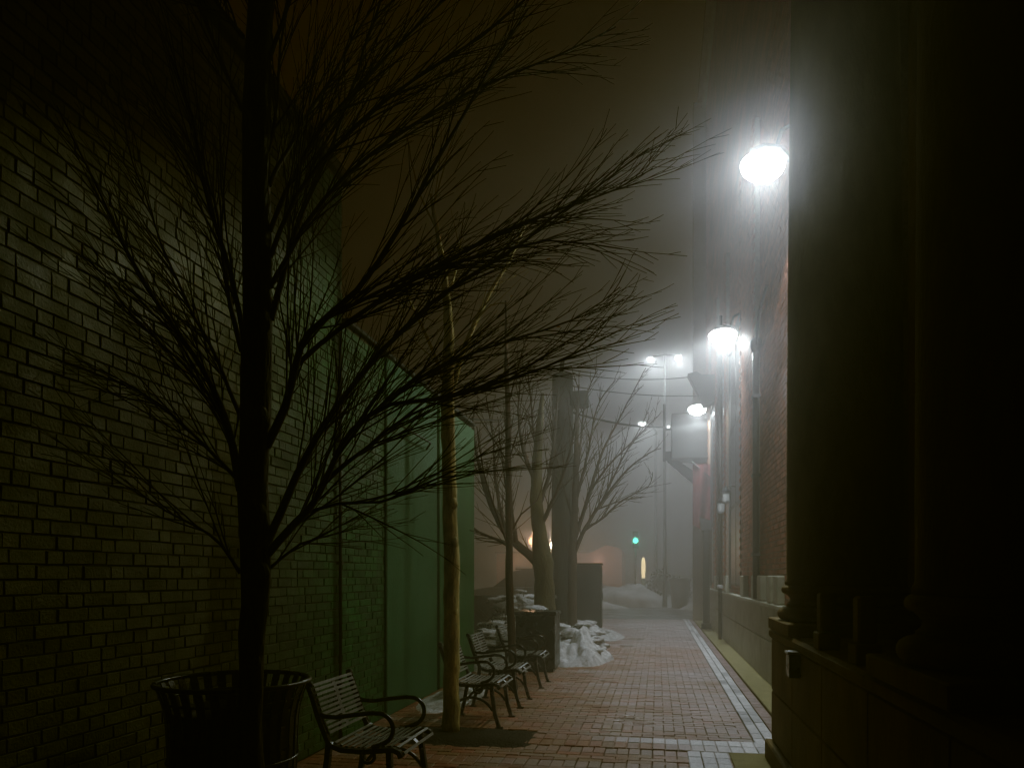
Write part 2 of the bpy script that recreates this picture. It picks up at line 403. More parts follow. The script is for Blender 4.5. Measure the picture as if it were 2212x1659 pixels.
# downspout with hopper and diagonal feed
mb=MB(); mb.tube([(-.09,11.75,1.15),(-.09,11.75,4.95)],.05,10); mb.tube([(-.09,11.75,4.9),(-.10,11.4,5.35),(-.04,11.0,5.6)],.02,8); mb.lathe([(.06,0),(.085,.08),(.085,.16),(.05,.2)],(-.09,11.75,4.9),12)
for z in (1.8,3.0,4.2): mb.box(-.15,-.03,11.68,11.82,z,z+.04)
dp=mb.build('downspout',M_wood,rb); dp['label']='dark round downspout'
mb=MB(); mb.tube([(-.13,17.75,.03),(-.13,17.75,7.5)],.045,8); dp=mb.build('downspout',M_pipe,rb); dp['label']='thin brown downspout'
mb=MB(); mb.lathe([(.05,0),(.07,.02),(.07,.07),(.05,.09)],(-.13,17.75,1.2),10); mb.build('pipe_collar',M_snow,dp)
mb=MB(); mb.box(-.4,.0,25.0,25.4,0,17); mb.build('corner_pier',M_redmort,rb)

# ------------------------------------------------------------------ portico with columns (near, right)
po=thing('stone_portico','dark stone portico with big round columns on a high plinth','building',(0,0,0))
PX=.9
mb=MB()
mb.box(PX+.03,5,-4,6.37,0,.98)
y=6.38
while y>-3.6:
    for z0_,z1_ in ((.165,.56),(.566,.985)): mb.box(PX+.02,PX+.3,y-.94,y,z0_,z1_,ch=.008)
    y-=.946
mb.box(PX-.03,5,-4,6.40,0,.16,ch=.01); mb.box(PX-.0,5,-4,6.405,.99,1.07,ch=.02)
mb.build('plinth',M_dkstone,po)
mb=MB(); mb.box(1.95,5,-4,6.36,1.071,9.5); mb.build('wall',M_dkstone,po)
mb=MB(); mb.box(.92,1.949,-4,6.3,7.62,8.3,ch=.02); mb.box(.85,5,-4,6.45,8.302,8.7,ch=.05); mb.build('entablature',M_dkstone,po)
def column(cy):
    cx=1.36; rc=.40
    prof=[(rc*1.0,1.47),(rc*1.05,1.455),(rc*1.055,1.44)]
    base=[]
    # attic base: plinth box + torus, scotia, torus
    def tor(zc,rm,h): return [(rm+h*.5*math.cos(a),zc+h*.5*math.sin(a)) for a in [R(-90+18*i) for i in range(11)]]
    P=[(.40,1.165)]+tor(1.215,.415,.10)+[(.40,1.268),(.395,1.285)]
    P+=[(.40-.028*math.sin(R(20*i)),1.285+.07*i/9) for i in range(10)]+[(.405,1.36)]+tor(1.395,.405,.065)+[(.405,1.43),(.412,1.435),(.412,1.455),(.40,1.475)]
    for i in range(1,13):
        t=i/12; P.append((.40-.055*(t**1.8),1.475+5.7*t))
    P+=[(.36,7.19),(.37,7.2),(.37,7.24),(.35,7.25),(.42,7.4),(.46,7.46)]
    m1=MB(); m1.lathe(P,(cx,cy,0),56); sh=m1.build('column',M_dkstone,po)
    m2=MB(); m2.box(cx-.47,cx+.47,cy-.47,cy+.47,1.072,1.163,ch=.008); m2.build('column_plinth',M_dkstone,sh)
    m2=MB(); m2.box(cx-.47,cx+.47,cy-.47,cy+.47,7.462,7.615,ch=.01); m2.build('column_cap',M_dkstone,sh)
for cy in (5.88,3.0,.1): column(cy)
for (px,cy) in ((.97,4.6),(.99,3.86)):
    mb=MB(); mb.box(px-.06,px+.06,cy-.075,cy+.075,1.072,1.17,ch=.006); mb.box(px-.045,px+.045,cy-.055,cy+.055,1.171,1.40,ch=.012); mb.build('stone_stub',M_dkstone,po)
mb=MB(); mb.box(1.0,1.94,1.55,2.3,1.072,1.3,ch=.01); mb.box(1.06,1.94,1.6,2.25,1.301,1.46,ch=.02); mb.build('pier_block',M_dkstone,po)
eb=thing('outlet_box','small metal outlet box with bright lid on the portico plinth','outlet box',(PX,5.16,.83))
mb=MB(); mb.box(-.055,.018,-.06,.06,0,.15,ch=.006); mb.build('housing',M_black,eb)
mb=MB(); mb.box(-.065,.018,-.068,.068,.152,.172,ch=.005); mb.build('lid',M_steel,eb)

# ------------------------------------------------------------------ lamps
def spot(name,loc,power,lo=.05,*,col=(.88,.97,1),size=178,blend=.1,r=.03,parent=None,aim=None):
    l=bpy.data.lights.new(name,'SPOT'); l.energy=power; l.color=col; l.spot_size=R(size); l.spot_blend=blend; l.shadow_soft_size=r
    o=bpy.data.objects.new(name,l); COL.objects.link(o); o.location=loc
    l.use_nodes=True; nt=l.node_tree; N=nt.nodes; L=nt.links; em=N.get('Emission') or N.new('ShaderNodeEmission')
    tc=N.new('ShaderNodeTexCoord'); sp=N.new('ShaderNodeSeparateXYZ'); L.new(tc.outputs['Normal'],sp.inputs[0])
    ab=N.new('ShaderNodeMath'); ab.operation='ABSOLUTE'; L.new(sp.outputs['Z'],ab.inputs[0])
    cr=N.new('ShaderNodeValToRGB'); cr.color_ramp.interpolation='EASE'
    e=cr.color_ramp.elements; e[0].position=lo; e[0].color=(0,0,0,1); e[1].position=1; e[1].color=(1,1,1,1)
    
    for p_,v_ in ((.39,1.0),(.48,.5),(.64,.22),(.80,.6),(.92,.9)): k=e.new(p_); k.color=(v_,v_,v_,1)
    L.new(ab.outputs[0],cr.inputs['Fac']); L.new(cr.outputs['Color'],em.inputs['Strength'])
    if aim: o.rotation_euler=Vector(aim).to_track_quat('-Z','Y').to_euler()
    if parent: o.parent=parent
    return o
def point(name,loc,power,col,r=.1,parent=None):
    l=bpy.data.lights.new(name,'POINT'); l.energy=power; l.color=col; l.shadow_soft_size=r
    o=bpy.data.objects.new(name,l); COL.objects.link(o); o.location=loc
    if parent: o.parent=parent
    return o
def bowl(mb,top,bot,n=28,m=8,sx=.28,sy=.16,pt=.25):
    # boat-shaped half shell: pointed at -x
    prof=[]
    b=len(mb.v)
    for i in range(m+1):
        a=i/m*math.pi/2; rr=math.cos(a); z=top+(bot-top)*math.sin(a)
        for k in range(n):
            t=2*math.pi*k/n; x=math.cos(t); y=math.sin(t)
            if x<0: y*= (1-pt*abs(x)); x*=1.12
            mb.v.append((x*sx*max(rr,.02),y*sy*max(rr,.02),z))
    for i in range(m):
        for k in range(n):
            k2=(k+1)%n; mb.face((b+i*n+k,b+i*n+k2,b+(i+1)*n+k2,b+(i+1)*n+k),None,True)
    mb.face([b+m*n+k for k in range(n)])
    mb.face([b+k for k in range(n)])
def head(parent,loc=(0,0,0),mirror=1,sc=1,tall=1.0):
    def place(mb):
        if mirror<0: mb.v=[(-x,y,z) for x,y,z in mb.v]
        mb.v=[(x+loc[0],y+loc[1],z+loc[2]) for x,y,z in mb.v]
    mb=MB(); mb.strip([(-.16*sc,0,.125*sc*tall),(.0,0,.165*sc*tall),(.2*sc,0,.13*sc*tall),(.31*sc,0,.02)],.09*sc,.04*sc,(0,1,0)); place(mb)
    h=mb.build('housing',M_lamp,parent)
    mb=MB(); bowl(mb,0,-.17*sc*tall,sx=.25*sc,sy=.165*sc); bowl(mb,.002,.13*sc*tall,sx=.25*sc,sy=.165*sc); place(mb)
    mb.build('lens',M_lens,h)
    mb=MB(); mb.lathe([(.115*sc,.05*sc),(.118*sc,-.052*sc)],(0,0,0),24,cap=False); place(mb); mb.build('added_glare_ring',M_lamp,h,fix=False)  # opaque ring added to hide the bright spot from low viewpoints
for (x,y,z,pw,lab,sc) in ((1.12,8.3,5.90,430,'brightest bare white wall lamp high beside the dark column',.88),
                    (1.22,14.4,6.0,760,'white wall lamp above the lit red brick pier',1.0),
                    (1.14,22.0,6.3,620,'white wall lamp above the projecting grey box on the brick building',1.0)):
    t=thing('wall_lamp',lab,'wall lamp',(x,y,z),0,'lamps along the brick wall')
    mb=MB(); mb.tube([(.42,0,.35),(.3,0,.4),(.18,0,.34),(.12,0,.13)],.022,8); mb.box(.405,.44,-.07,.07,.25,.45); mb.build('arm',M_lamp,t)
    tl=1.3 if y<9 else 1.0; head(t,sc=sc,tall=tl)
    spot('lamp_light',(0,0,.0),pw*3.4,.28 if y<9 else .14,parent=t)

# tall double-headed light pole in the car park
lp=thing('light_pole','tall pole with two white lamp heads far behind the grey box','street lamp',(.35,36,0))
mb=MB(); mb.tube([(0,0,0),(0,0,1.2),(0,0,11.95)],[.12,.09,.045],10); mb.build('pole',M_tyre,lp)
mb=MB(); mb.tube([(-.55,0,11.95),(0,0,12.0),(.55,0,11.95)],.04,8); mb.build('crossarm',M_wood,lp)
head(lp,(-.68,0,11.85),1,.62); head(lp,(.62,0,11.85),-1,.62)
spot('lamp_light',(-.68,0,11.85),3300,parent=lp); spot('lamp_light',(.62,0,11.85),3300,parent=lp)
lp=thing('street_lamp','far single white street lamp left of the grey box','street lamp',(-1.0,52,0))
mb=MB(); mb.tube([(.9,0,0),(.9,0,11.4),(.6,0,11.95),(.1,0,12.05)],[.12,.08,.06,.05],8); mb.build('pole',M_grey,lp)
head(lp,(0,0,12.0),1,1.1); spot('lamp_light',(0,0,12.0),5400,parent=lp)

# ------------------------------------------------------------------ projecting grey box on the brick building with brace
M_box=mat('dark_sheet_metal',(.008,.008,.008),rough=.9)
bx=thing('projecting_box','grey boxy balcony on a diagonal brace projecting from the brick wall','balcony',(0,23.2,0))
mb=MB(); mb.box(.42,1.55,-.5,.5,5.0,6.35,ch=.02); mb.build('panel',M_box,bx)
mb=MB(); mb.box(.17,.24,-.04,.04,5.0,6.75); mb.box(.17,.45,-.03,.03,5.02,5.3); mb.box(.24,.45,-.05,.05,5.95,6.02); mb.build('frame_post',M_box,bx)
mb=MB(); mb.prism([(.3,5.0),(.62,5.0),(1.5,4.35),(1.5,3.9)],-.12,.12); mb.build('brace',M_box,bx)
mb=MB(); mb.lathe([(.02,0),(.05,.02),(.05,.07),(.02,.09)],(.33,-.06,6.0),10); mb.build('small_lamp',M_dimlens,bx)
cb=thing('wall_bracket','dark tapered bracket high on the brick wall between two wall lamps','bracket',(0,20,0))
mb=MB(); mb.prism([(.78,6.75),(1.0,6.8),(1.12,6.72),(1.46,6.7),(1.46,6.0),(1.2,5.9)],-.2,.2); mb.build('corbel',M_grey,cb)
mb=MB(); mb.tube([(1.2,0,6.3),(1.5,0,6.3)],.03,6); mb.build('stay',M_grey,cb)
fl=thing('red_flag','faded red flag hanging by the brick wall under the grey box','flag',(0,22.3,0))
mb=MB()
n=14; m_=10; vs=[]; fs=[]
for i in range(n+1):
    for j in range(m_+1):
        u=i/n; v=j/m_; x=1.02+.52*u; z=4.75-(1.75*v)-(.28*u*v)+ (0 if v<1 else -.1*u); yy=.07*math.sin(u*9+v*2)*(.3+v)
        vs.append((x,yy,z))
for i in range(n):
    for j in range(m_): fs.append((i*(m_+1)+j,(i+1)*(m_+1)+j,(i+1)*(m_+1)+j+1,i*(m_+1)+j+1))
mb.add(vs,fs,None,True); mb.build('cloth',M_flag,fl,fix=False)
mb=MB(); mb.tube([(1.56,0,4.3),(.98,0,4.85)],.018,6); mb.build('staff',M_wood,fl)
dpst=thing('porch_post','dark square porch post against the far end of the brick wall','post',(1.33,21.2,0))
mb=MB(); mb.box(-.09,.09,-.12,.12,0,2.75,ch=.01); mb.box(-.13,.13,-.16,.16,0,.18,ch=.01); mb.build('shaft',M_wood,dpst)
mb=MB(); mb.prism([(-.14,2.752),(.14,2.752),(.14,3.0),(-.18,3.12)],-.16,.16); mb.build('bracket_cap',M_wood,dpst)
# lantern sconces
for (y,z,lab) in ((16.68,2.87,'small glass wall lantern on the brick wall, lower and farther one'),(15.5,2.98,'small glass wall lantern on the brick wall, higher and nearer one')):
    t=thing('wall_lantern',lab,'lantern',(1.56,y,z),0,'unlit wall lanterns')
    mb=MB(); mb.tube([(0,0,.3),(-.12,0,.34),(-.2,0,.28)],.012,6); mb.box(-.015,0,-.04,.04,.2,.4); mb.build('bracket',M_black,t)
    mb=MB(); mb.lathe([(.05,-.02),(.075,.02),(.085,.2),(.02,.24)],(-.2,0,0),8,smooth=False); mb.build('glass',M_lant,t)
    mb=MB(); mb.lathe([(.1,.2),(.09,.22),(.03,.28),(.012,.32)],(-.2,0,.005),8,smooth=False); mb.build('cap',M_black,t)

# ------------------------------------------------------------------ cables over the alley
def cable(lab,pts,r=.012):
    mb=MB(); P=[Vector(p) for p in pts]; out=[]
    for i in range(len(P)-1):
        n=14
        for k in range(n+(1 if i==len(P)-2 else 0)):
            t=k/n; q=P[i].lerp(P[i+1],t); q.z-=4*t*(1-t)*.12; out.append(q)
    mb.tube(out,r,5)
    return tag(mb.build('overhead_cable',M_wire),lab,'cable','cables across the alley')
cable('thick black cable from the wide pole to the grey box frame',[(-2.25,18.0,5.55),(.2,23.2,6.05)],.028)
cable('thin upper cable running from the wide pole to the bracket',[(-2.2,18.0,6.45),(.95,20,6.72)],.011)
cable('thin cable just below the upper one, ending under the bracket',[(-2.2,18.0,6.15),(1.56,20.4,6.3)],.011)
cable('black cable from the low building corner to the wide pole',[(-2.86,11.2,3.94),(-2.3,18.0,5.6)],.012)

# ------------------------------------------------------------------ trees
def tree_mesh(limbs,seed,twig_len=.6,density=9,side=.8,levels=2,r_tip=.0022,up=.35,tw_r=.006,spread=(18,36)):
    rng=random.Random(seed); mb=MB()
    def grow(p,d,L,r,lev):
        n=max(4,int(L/.09)) if lev<2 else 4
        n=min(n,9); pts=[p.copy()]; rad=[r]; d=d.normalized(); q=p.copy()
        for i in range(n):
            d=(d+Vector((rnd(rng,-1,1),rnd(rng,-1,1),rnd(rng,-.9,1)+up*.2))*.065).normalized()
            q=q+d*(L/n); pts.append(q.copy()); rad.append(r+(r_tip*.6-r)*((i+1)/n))
        mb.tube(pts,rad,4 if lev>0 else 5,cap=False)
        return pts,rad
    def spawn(pts,rad,lev,Lref):
        tot=sum((pts[i+1]-pts[i]).length for i in range(len(pts)-1))
        k=max(2,int(tot*density*(1 if lev==0 else .55)))
        sgn=1
        for j in range(k):
            t=.08+.9*(j+rng.random()*.8)/k
            if t>=1: continue
            x=t*(len(pts)-1); i=int(x); fr=x-i
            p=pts[i].lerp(pts[i+1],fr); d=(pts[i+1]-pts[i]).normalized(); rr=rad[i]+(rad[i+1]-rad[i])*fr
            sgn=-sgn
            ax=Vector((rnd(rng,-1,1),rnd(rng,-1,1),rnd(rng,-1,1))).cross(d).normalized()
            rot=Matrix.Rotation(R(rnd(rng,*spread)),3,ax); nd=rot@d
            nd.z+=up*.5*rng.random(); nd.normalize()
            L=Lref*(1-.62*t)*rnd(rng,.55,1.15)
            if lev>0: L*=.8
            r=min(rr*.62,tw_r*(1 if lev==0 else .6)*(1-.4*t))
            if r<r_tip: r=r_tip
            P,Rd=grow(p,nd,L,r,lev+1)
            if lev+1<levels: spawn(P,Rd,lev+1,L*.62)
    for pts,r0,r1 in limbs:
        # smooth curve through the control points with a little crookedness
        P=[pts[0].copy()]; m=len(pts)
        for i in range(m-1):
            p0=pts[max(i-1,0)]; p1=pts[i]; p2=pts[i+1]; p3=pts[min(i+2,m-1)]
            L=(p2-p1).length; n=max(2,min(8,int(L/.12))); jit=min(.006,L*.012)
            for k in range(1,n+1):
                t=k/n
                q=.5*((2*p1)+(p2-p0)*t+(2*p0-5*p1+4*p2-p3)*t*t+(3*p1-p0-3*p2+p3)*t*t*t)
                P.append(q+Vector((rnd(rng,-1,1),rnd(rng,-1,1),rnd(rng,-1,1)))*jit)
        rad=[r0+(r1-r0)*((i/(len(P)-1))**.8) for i in range(len(P))]
        mb.tube(P,rad,6,cap=False); spawn(P,rad,0,twig_len)
    return mb
def trunk_mesh(pts,rad,n=12,knots=(),seed=0):
    rng=random.Random(seed); mb=MB(); P=[];Q=[]
    pts=[Vector(p) for p in pts]
    for i in range(len(pts)-1):
        L=(pts[i+1]-pts[i]).length; k=max(2,int(L/.12))
        for j in range(k):
            t=j/k; q=pts[i].lerp(pts[i+1],t)+Vector((rnd(rng,-1,1),rnd(rng,-1,1),0))*.006
            P.append(q); Q.append((rad[i]+(rad[i+1]-rad[i])*t)*rnd(rng,.96,1.05))
    P.append(pts[-1]); Q.append(rad[-1]); mb.tube(P,Q,n)
    for kz,kr in knots:
        i=min(range(len(P)),key=lambda i:abs(P[i].z-kz)); p=P[i]
        mb.lathe([(kr*.3,-.07),(kr*.9,-.03),(kr,.0),(kr*.8,.035),(kr*.3,.07)],(p.x+Q[i]*.45,p.y-Q[i]*.35,p.z),8)
    return mb
# nearest tree: limbs read off the photograph, spread in depth
D1=3.2
def L1(pxs,r0,r1,spread):
    out=[]; n=len(pxs)
    for i,(x,y) in enumerate(pxs):
        out.append(at(x,y,D1+spread*i/(n-1)))
    return out,r0,r1
t1=thing('bare_street_tree','big dark bare tree in front of the round litter bin','tree',(0,0,0),0,'bare trees in a row')
tb=at(545,1500,D1); base=Vector((tb.x,tb.y,0))
mb=trunk_mesh([base,at(542,1500,D1),at(550,1240,D1),at(547,1050,D1),at(556,700,D1),at(553,300,D1),at(563,0,D1),at(568,-420,D1),at(575,-900,D1)],
              [.06,.05,.062,.063,.062,.058,.054,.036,.02],14,seed=2,knots=((1.55,.05),(1.72,.045),(2.15,.05),(2.6,.045),(1.1,.035)))
mb.build('trunk',M_bark,t1)
limbs=[
 L1([(575,1200),(640,1128),(679,1084),(720,1001),(760,930),(843,874),(960,860),(1120,812),(1220,775),(1310,728)],.022,.004,-.2),
 L1([(575,1175),(643,1027),(700,920),(790,800),(930,655),(1080,560),(1240,440),(1400,320)],.022,.004,.35),
 L1([(574,1235),(648,1176),(720,1155),(786,1135)],.009,.003,.3),
 L1([(660,1108),(730,1088),(822,1084),(880,1062),(947,1032),(1020,995),(1085,948)],.01,.003,-.15),
 L1([(575,965),(617,878),(640,780),(668,720),(771,627),(860,500),(925,380),(1000,250),(1060,150),(1140,20)],.024,.004,-.3),
 L1([(640,790),(760,690),(900,600),(1050,520),(1200,455),(1330,410),(1410,365)],.014,.003,.1),
 L1([(700,690),(860,610),(1010,560),(1180,520),(1345,540)],.011,.003,-.25),
 L1([(720,985),(840,860),(960,790),(1100,735),(1240,690),(1340,620)],.012,.003,.3),
 L1([(700,1040),(800,960),(880,900),(1000,850),(1140,790),(1300,690)],.010,.003,-.35),
 L1([(586,690),(620,560),(658,452),(690,370),(720,308),(770,160),(822,0),(860,-120)],.018,.004,.25),
 L1([(582,560),(640,420),(760,280),(900,170),(1040,80),(1180,-40)],.014,.004,-.35),
 L1([(582,400),(650,270),(740,130),(830,-40)],.013,.004,.4),
 L1([(581,130),(610,50),(640,-40),(700,-200)],.014,.005,-.2),
 L1([(580,330),(600,220),(605,100),(640,-60)],.011,.004,.2),
 L1([(519,1238),(478,1176),(420,1135),(360,1104),(310,1070),(270,1035)],.010,.003,-.2),
 L1([(518,1040),(470,990),(411,934),(360,885),(319,857),(260,820),(190,790)],.012,.003,.3),
 L1([(520,1060),(506,980),(493,924),(475,870),(440,800),(400,740),(360,684),(310,610),(278,550),(240,470),(206,396),(123,231)],.022,.004,-.15),
 L1([(524,760),(505,690),(493,637),(478,530),(463,427),(430,370),(396,319),(330,200)],.016,.004,.3),
 L1([(528,740),(500,600),(470,500),(440,400),(415,250),(370,120)],.014,.004,-.3),
 L1([(497,940),(450,850),(380,770),(300,700),(235,610)],.010,.003,-.3),
 L1([(520,900),(470,780),(390,620),(310,420),(270,280)],.012,.003,.35),
 L1([(524,80),(495,40),(463,0),(420,-100)],.014,.005,.2),
 L1([(524,240),(490,160),(450,60),(400,-60)],.012,.004,-.25),
 L1([(584,620),(700,430),(850,300),(1020,200),(1200,120),(1330,60)],.014,.004,.15),
 L1([(583,500),(660,330),(780,180),(900,60),(1000,-40)],.013,.004,-.2),
 L1([(560,-100),(640,-300),(760,-500)],.014,.005,.2), L1([(565,-200),(480,-400),(400,-600)],.014,.005,-.2),
]
limbs=[(p_,a_*.85,b_*.7) for p_,a_,b_ in limbs]
mb=tree_mesh(limbs,7,twig_len=.9,density=18,levels=2,tw_r=.0046,r_tip=.0013,spread=(10,27),up=.0)
mb.build('crown',M_twig,t1)
# second: pale slender tree
D2=7.0
t2=thing('pale_bark_tree','slender tree with pale yellowish trunk forking above the metal benches','tree',(0,0,0),0,'bare trees in a row')
b0=at(975,1585,D2); base=Vector((b0.x,b0.y,-.02))
mb=trunk_mesh([base,at(975,1500,D2),at(975,1200,D2),at(971,1060,D2),at(967,850,D2),at(970,720,D2),at(962,600,D2),at(945,500,D2),at(930,420,D2)],
              [.088,.076,.074,.068,.064,.048,.034,.022,.012],14,knots=((2.2,.055),(1.75,.05),(3.1,.045),(1.1,.04),(.6,.04)),seed=4)
mb.build('trunk',M_bark2,t2)
def LD(D,pxs,r0,r1,spread):
    n=len(pxs); return [at(x,y,D+spread*i/(n-1)) for i,(x,y) in enumerate(pxs)],r0,r1
limbs=[LD(D2,[(975,850),(1000,760),(1030,690),(1060,630),(1103,557),(1140,470)],.034,.008,.2),
       LD(D2,[(958,820),(935,760),(905,690),(880,640),(850,560)],.02,.005,-.2),
       LD(D2,[(968,640),(990,560),(1000,480)],.014,.004,.3),LD(D2,[(1030,690),(1060,660),(1095,655)],.009,.003,-.2),
       LD(D2,[(945,500),(900,400),(880,300)],.012,.004,.2),LD(D2,[(935,450),(960,360),(990,260)],.01,.004,-.3)]
mb=tree_mesh(limbs,17,twig_len=.7,density=2.2,levels=1,tw_r=.006,r_tip=.002)
mb.build('crown',M_bark2,t2)
mb=MB(); rng=random.Random(3)
for (x,y) in ((1150,555),(1161,583),(1130,575),(1205,705),(1228,480),(1185,560),(1105,640),(910,640)):
    p=at(x,y,D2+rnd(rng,-.3,.3)); a=rnd(rng,0,6.28); u=Vector((math.cos(a),math.sin(a)*.4,rnd(rng,-.5,.2)))*.03; w=Vector((-math.sin(a),.3,.6))*.018
    mb.add([p-u,p-w,p+u,p+w],[(0,1,2,3)])
mb.build('dead_leaves',M_leaf,t2,fix=False)
# third: thin dark tree between the benches and the planter box
D3=9.7
t3=thing('thin_dark_tree','thin dark upright sapling beside the square black box','tree',(0,0,0),0,'bare trees in a row')
b0=at(1108,1490,D3); base=Vector((b0.x,b0.y,0))
mb=trunk_mesh([base,at(1106,1400,D3),at(1100,1250,D3),at(1099,1050,D3),at(1097,900,D3),at(1094,760,D3),at(1092,650,D3)],[.062,.052,.05,.042,.036,.024,.01],10,seed=6)
mb.build('trunk',M_bark3,t3)
limbs=[LD(D3,[(1098,1180),(1060,1160),(1015,1145)],.016,.005,.3),LD(D3,[(1095,1170),(1070,1100),(1045,1020),(1030,920)],.018,.005,-.3),
       LD(D3,[(1100,1165),(1125,1110),(1160,1080),(1180,1010)],.016,.004,.3),LD(D3,[(1099,1090),(1085,1000),(1075,900)],.014,.004,.2),
       LD(D3,[(1098,1000),(1120,930),(1150,860)],.012,.004,-.2),LD(D3,[(1098,1000),(1060,940),(1020,880)],.012,.004,-.2),LD(D3,[(1096,880),(1120,790),(1140,720)],.012,.004,-.2)]
mb=tree_mesh(limbs,27,twig_len=.6,density=4,levels=1,tw_r=.005,r_tip=.0025)
mb.build('crown',M_bark3,t3)
# fourth: thick trunk with leaning fork
D4=13.6
t4=thing('thick_fork_tree','broad crowned tree with thick mossy trunk forking low behind the black box','tree',(0,0,0),0,'bare trees in a row')
b0=at(1178,1400,D4); base=Vector((b0.x,b0.y,0))
mb=trunk_mesh([base,at(1178,1330,D4),at(1175,1250,D4),at(1172,1215,D4),at(1165,1150,D4),at(1158,1080,D4),at(1160,1000,D4),at(1165,930,D4),at(1172,850,D4)],
              [.26,.2,.175,.19,.13,.115,.09,.07,.03],14,knots=((1.85,.09),),seed=8)
mb.build('trunk',M_bark4,t4)
limbs=[LD(D4,[(1170,1225),(1140,1195),(1110,1170),(1080,1130),(1050,1060),(1030,980),(1020,900)],.11,.012,.3),
       LD(D4,[(1120,1180),(1060,1160),(1020,1140),(985,1110)],.04,.01,-.5),
       LD(D4,[(1115,1170),(1105,1100),(1100,1010),(1090,900)],.045,.01,.5),
       LD(D4,[(1090,1140),(1070,1040),(1065,950),(1050,860)],.035,.008,-.5),
       LD(D4,[(1162,1100),(1190,1010),(1200,920),(1205,840)],.05,.01,.4),
       LD(D4,[(1160,1050),(1130,970),(1120,890),(1125,820)],.05,.01,-.4),
       LD(D4,[(1165,1140),(1195,1080),(1225,1000),(1245,900),(1250,830)],.045,.01,-.6),
       LD(D4,[(1160,990),(1150,900),(1140,800)],.04,.008,.6)]
mb=tree_mesh(limbs,37,twig_len=1.2,density=7,levels=2,tw_r=.014,r_tip=.004)
mb.build('crown',M_bark3,t4)
# fifth: tree with branches reaching over the path
D5=16.3
t5=thing('spreading_tree','bare tree by the dark cabinet with branches spreading over the path','tree',(0,0,0),0,'bare trees in a row')
b0=at(1236,1370,D5); base=Vector((b0.x,b0.y,0))
mb=trunk_mesh([base,at(1236,1300,D5),at(1237,1190,D5),at(1242,1080,D5),at(1245,960,D5),at(1250,850,D5)],[.12,.10,.095,.075,.05,.02],12,seed=9)
mb.build('trunk',M_bark3,t5)
limbs=[LD(D5,[(1238,1200),(1265,1140),(1300,1085),(1350,1020),(1400,980),(1428,968)],.06,.01,-.3),
       LD(D5,[(1240,1170),(1275,1060),(1300,980),(1340,900),(1395,795)],.055,.009,.4),
       LD(D5,[(1242,1090),(1270,980),(1290,880),(1330,820)],.045,.009,-.5),
       LD(D5,[(1265,1140),(1300,1120),(1345,1080),(1400,1050),(1410,1020)],.03,.008,.5),
       LD(D5,[(1290,1100),(1330,1085),(1365,1075)],.02,.006,-.4),
       LD(D5,[(1243,1050),(1255,950),(1265,860),(1290,800)],.04,.008,.4),
       LD(D5,[(1240,1130),(1215,1040),(1195,950),(1180,870)],.045,.009,.5),
       LD(D5,[(1300,1085),(1345,990),(1380,930),(1400,890)],.03,.007,.2),
       LD(D5,[(1275,1060),(1310,1010),(1360,960),(1420,900)],.03,.007,-.4)]
mb=tree_mesh(limbs,47,twig_len=1.1,density=6.5,levels=2,tw_r=.013,r_tip=.0045)
mb.build('crown',M_bark3,t5)

# wide utility pole
up=thing('utility_pole','very wide dark pole standing among the bare branches','utility pole',(-2.27,18,0))
mb=MB(); mb.tube([(0,0,0),(0,0,3),(0,0,6.4)],[.285,.27,.25],14); mb.build('shaft',M_pole,up)
mb=MB(); mb.box(.2,.62,-.2,.2,5.6,5.95,ch=.02); mb.build('transformer_box',M_pole,up)
mb=MB(); mb.tube([(-.05,0,6.35),(.0,0,6.75)],.05,8); mb.build('cap_rod',M_pole,up)

# ------------------------------------------------------------------ litter bin
lb=thing('litter_bin','round black slatted litter bin with flared rim behind the near tree','litter bin',(-2.19,3.55,0))
NB=30
def bin_r(z):   # flared profile
    t=max(0,(z-.70)/.26); return .30+.028*(z/.7 if z<.7 else 1)+.062*t*t
slat=MB()
for k in range(NB):
    a=2*math.pi*k/NB; ca,sa=math.cos(a),math.sin(a); tx,ty=-sa,ca
    zs=[.06,.2,.4,.6,.7,.76,.82,.87,.91,.94]; b=len(slat.v); w=.0215
    for z in zs:
        r=bin_r(z)
        for (s_,dr) in ((-1,0),(1,0),(1,-.006),(-1,-.006)):
            slat.v.append((ca*(r+dr)+tx*w*s_,sa*(r+dr)+ty*w*s_,z))
    for i in range(len(zs)-1):
        for q in range(4):
            q2=(q+1)%4; slat.face((b+i*4+q,b+i*4+q2,b+(i+1)*4+q2,b+(i+1)*4+q))
slat.build('slats',M_black,lb)
def ring(mb,r,z,t,n=48):
    mb.tube([(r*math.cos(2*math.pi*k/n),r*math.sin(2*math.pi*k/n),z) for k in range(n+1)],t,8,cap=False)
mb=MB(); ring(mb,bin_r(.94)+.003,.945,.0125); mb.build('rim',M_black,lb)
for (rr_,zz_,tt_) in ((bin_r(.86)-.012,.86,.008),(.325,.55,.008),(.305,.08,.012)):
    mb=MB(); ring(mb,rr_,zz_,tt_); mb.build('hoop',M_black,lb)
mb=MB(); mb.lathe([(.26,.05),(.275,.1),(.295,.7),(.305,.8),(.30,.805),(.288,.7),(.265,.12)],(0,0,0),36); mb.build('liner',M_bag,lb)
for k in range(3):
    a=2.1*k+.4; mb=MB(); mb.tube([(.24*math.cos(a),.24*math.sin(a),0),(.24*math.cos(a),.24*math.sin(a),.07)],.025,8); mb.build('foot',M_black,lb)

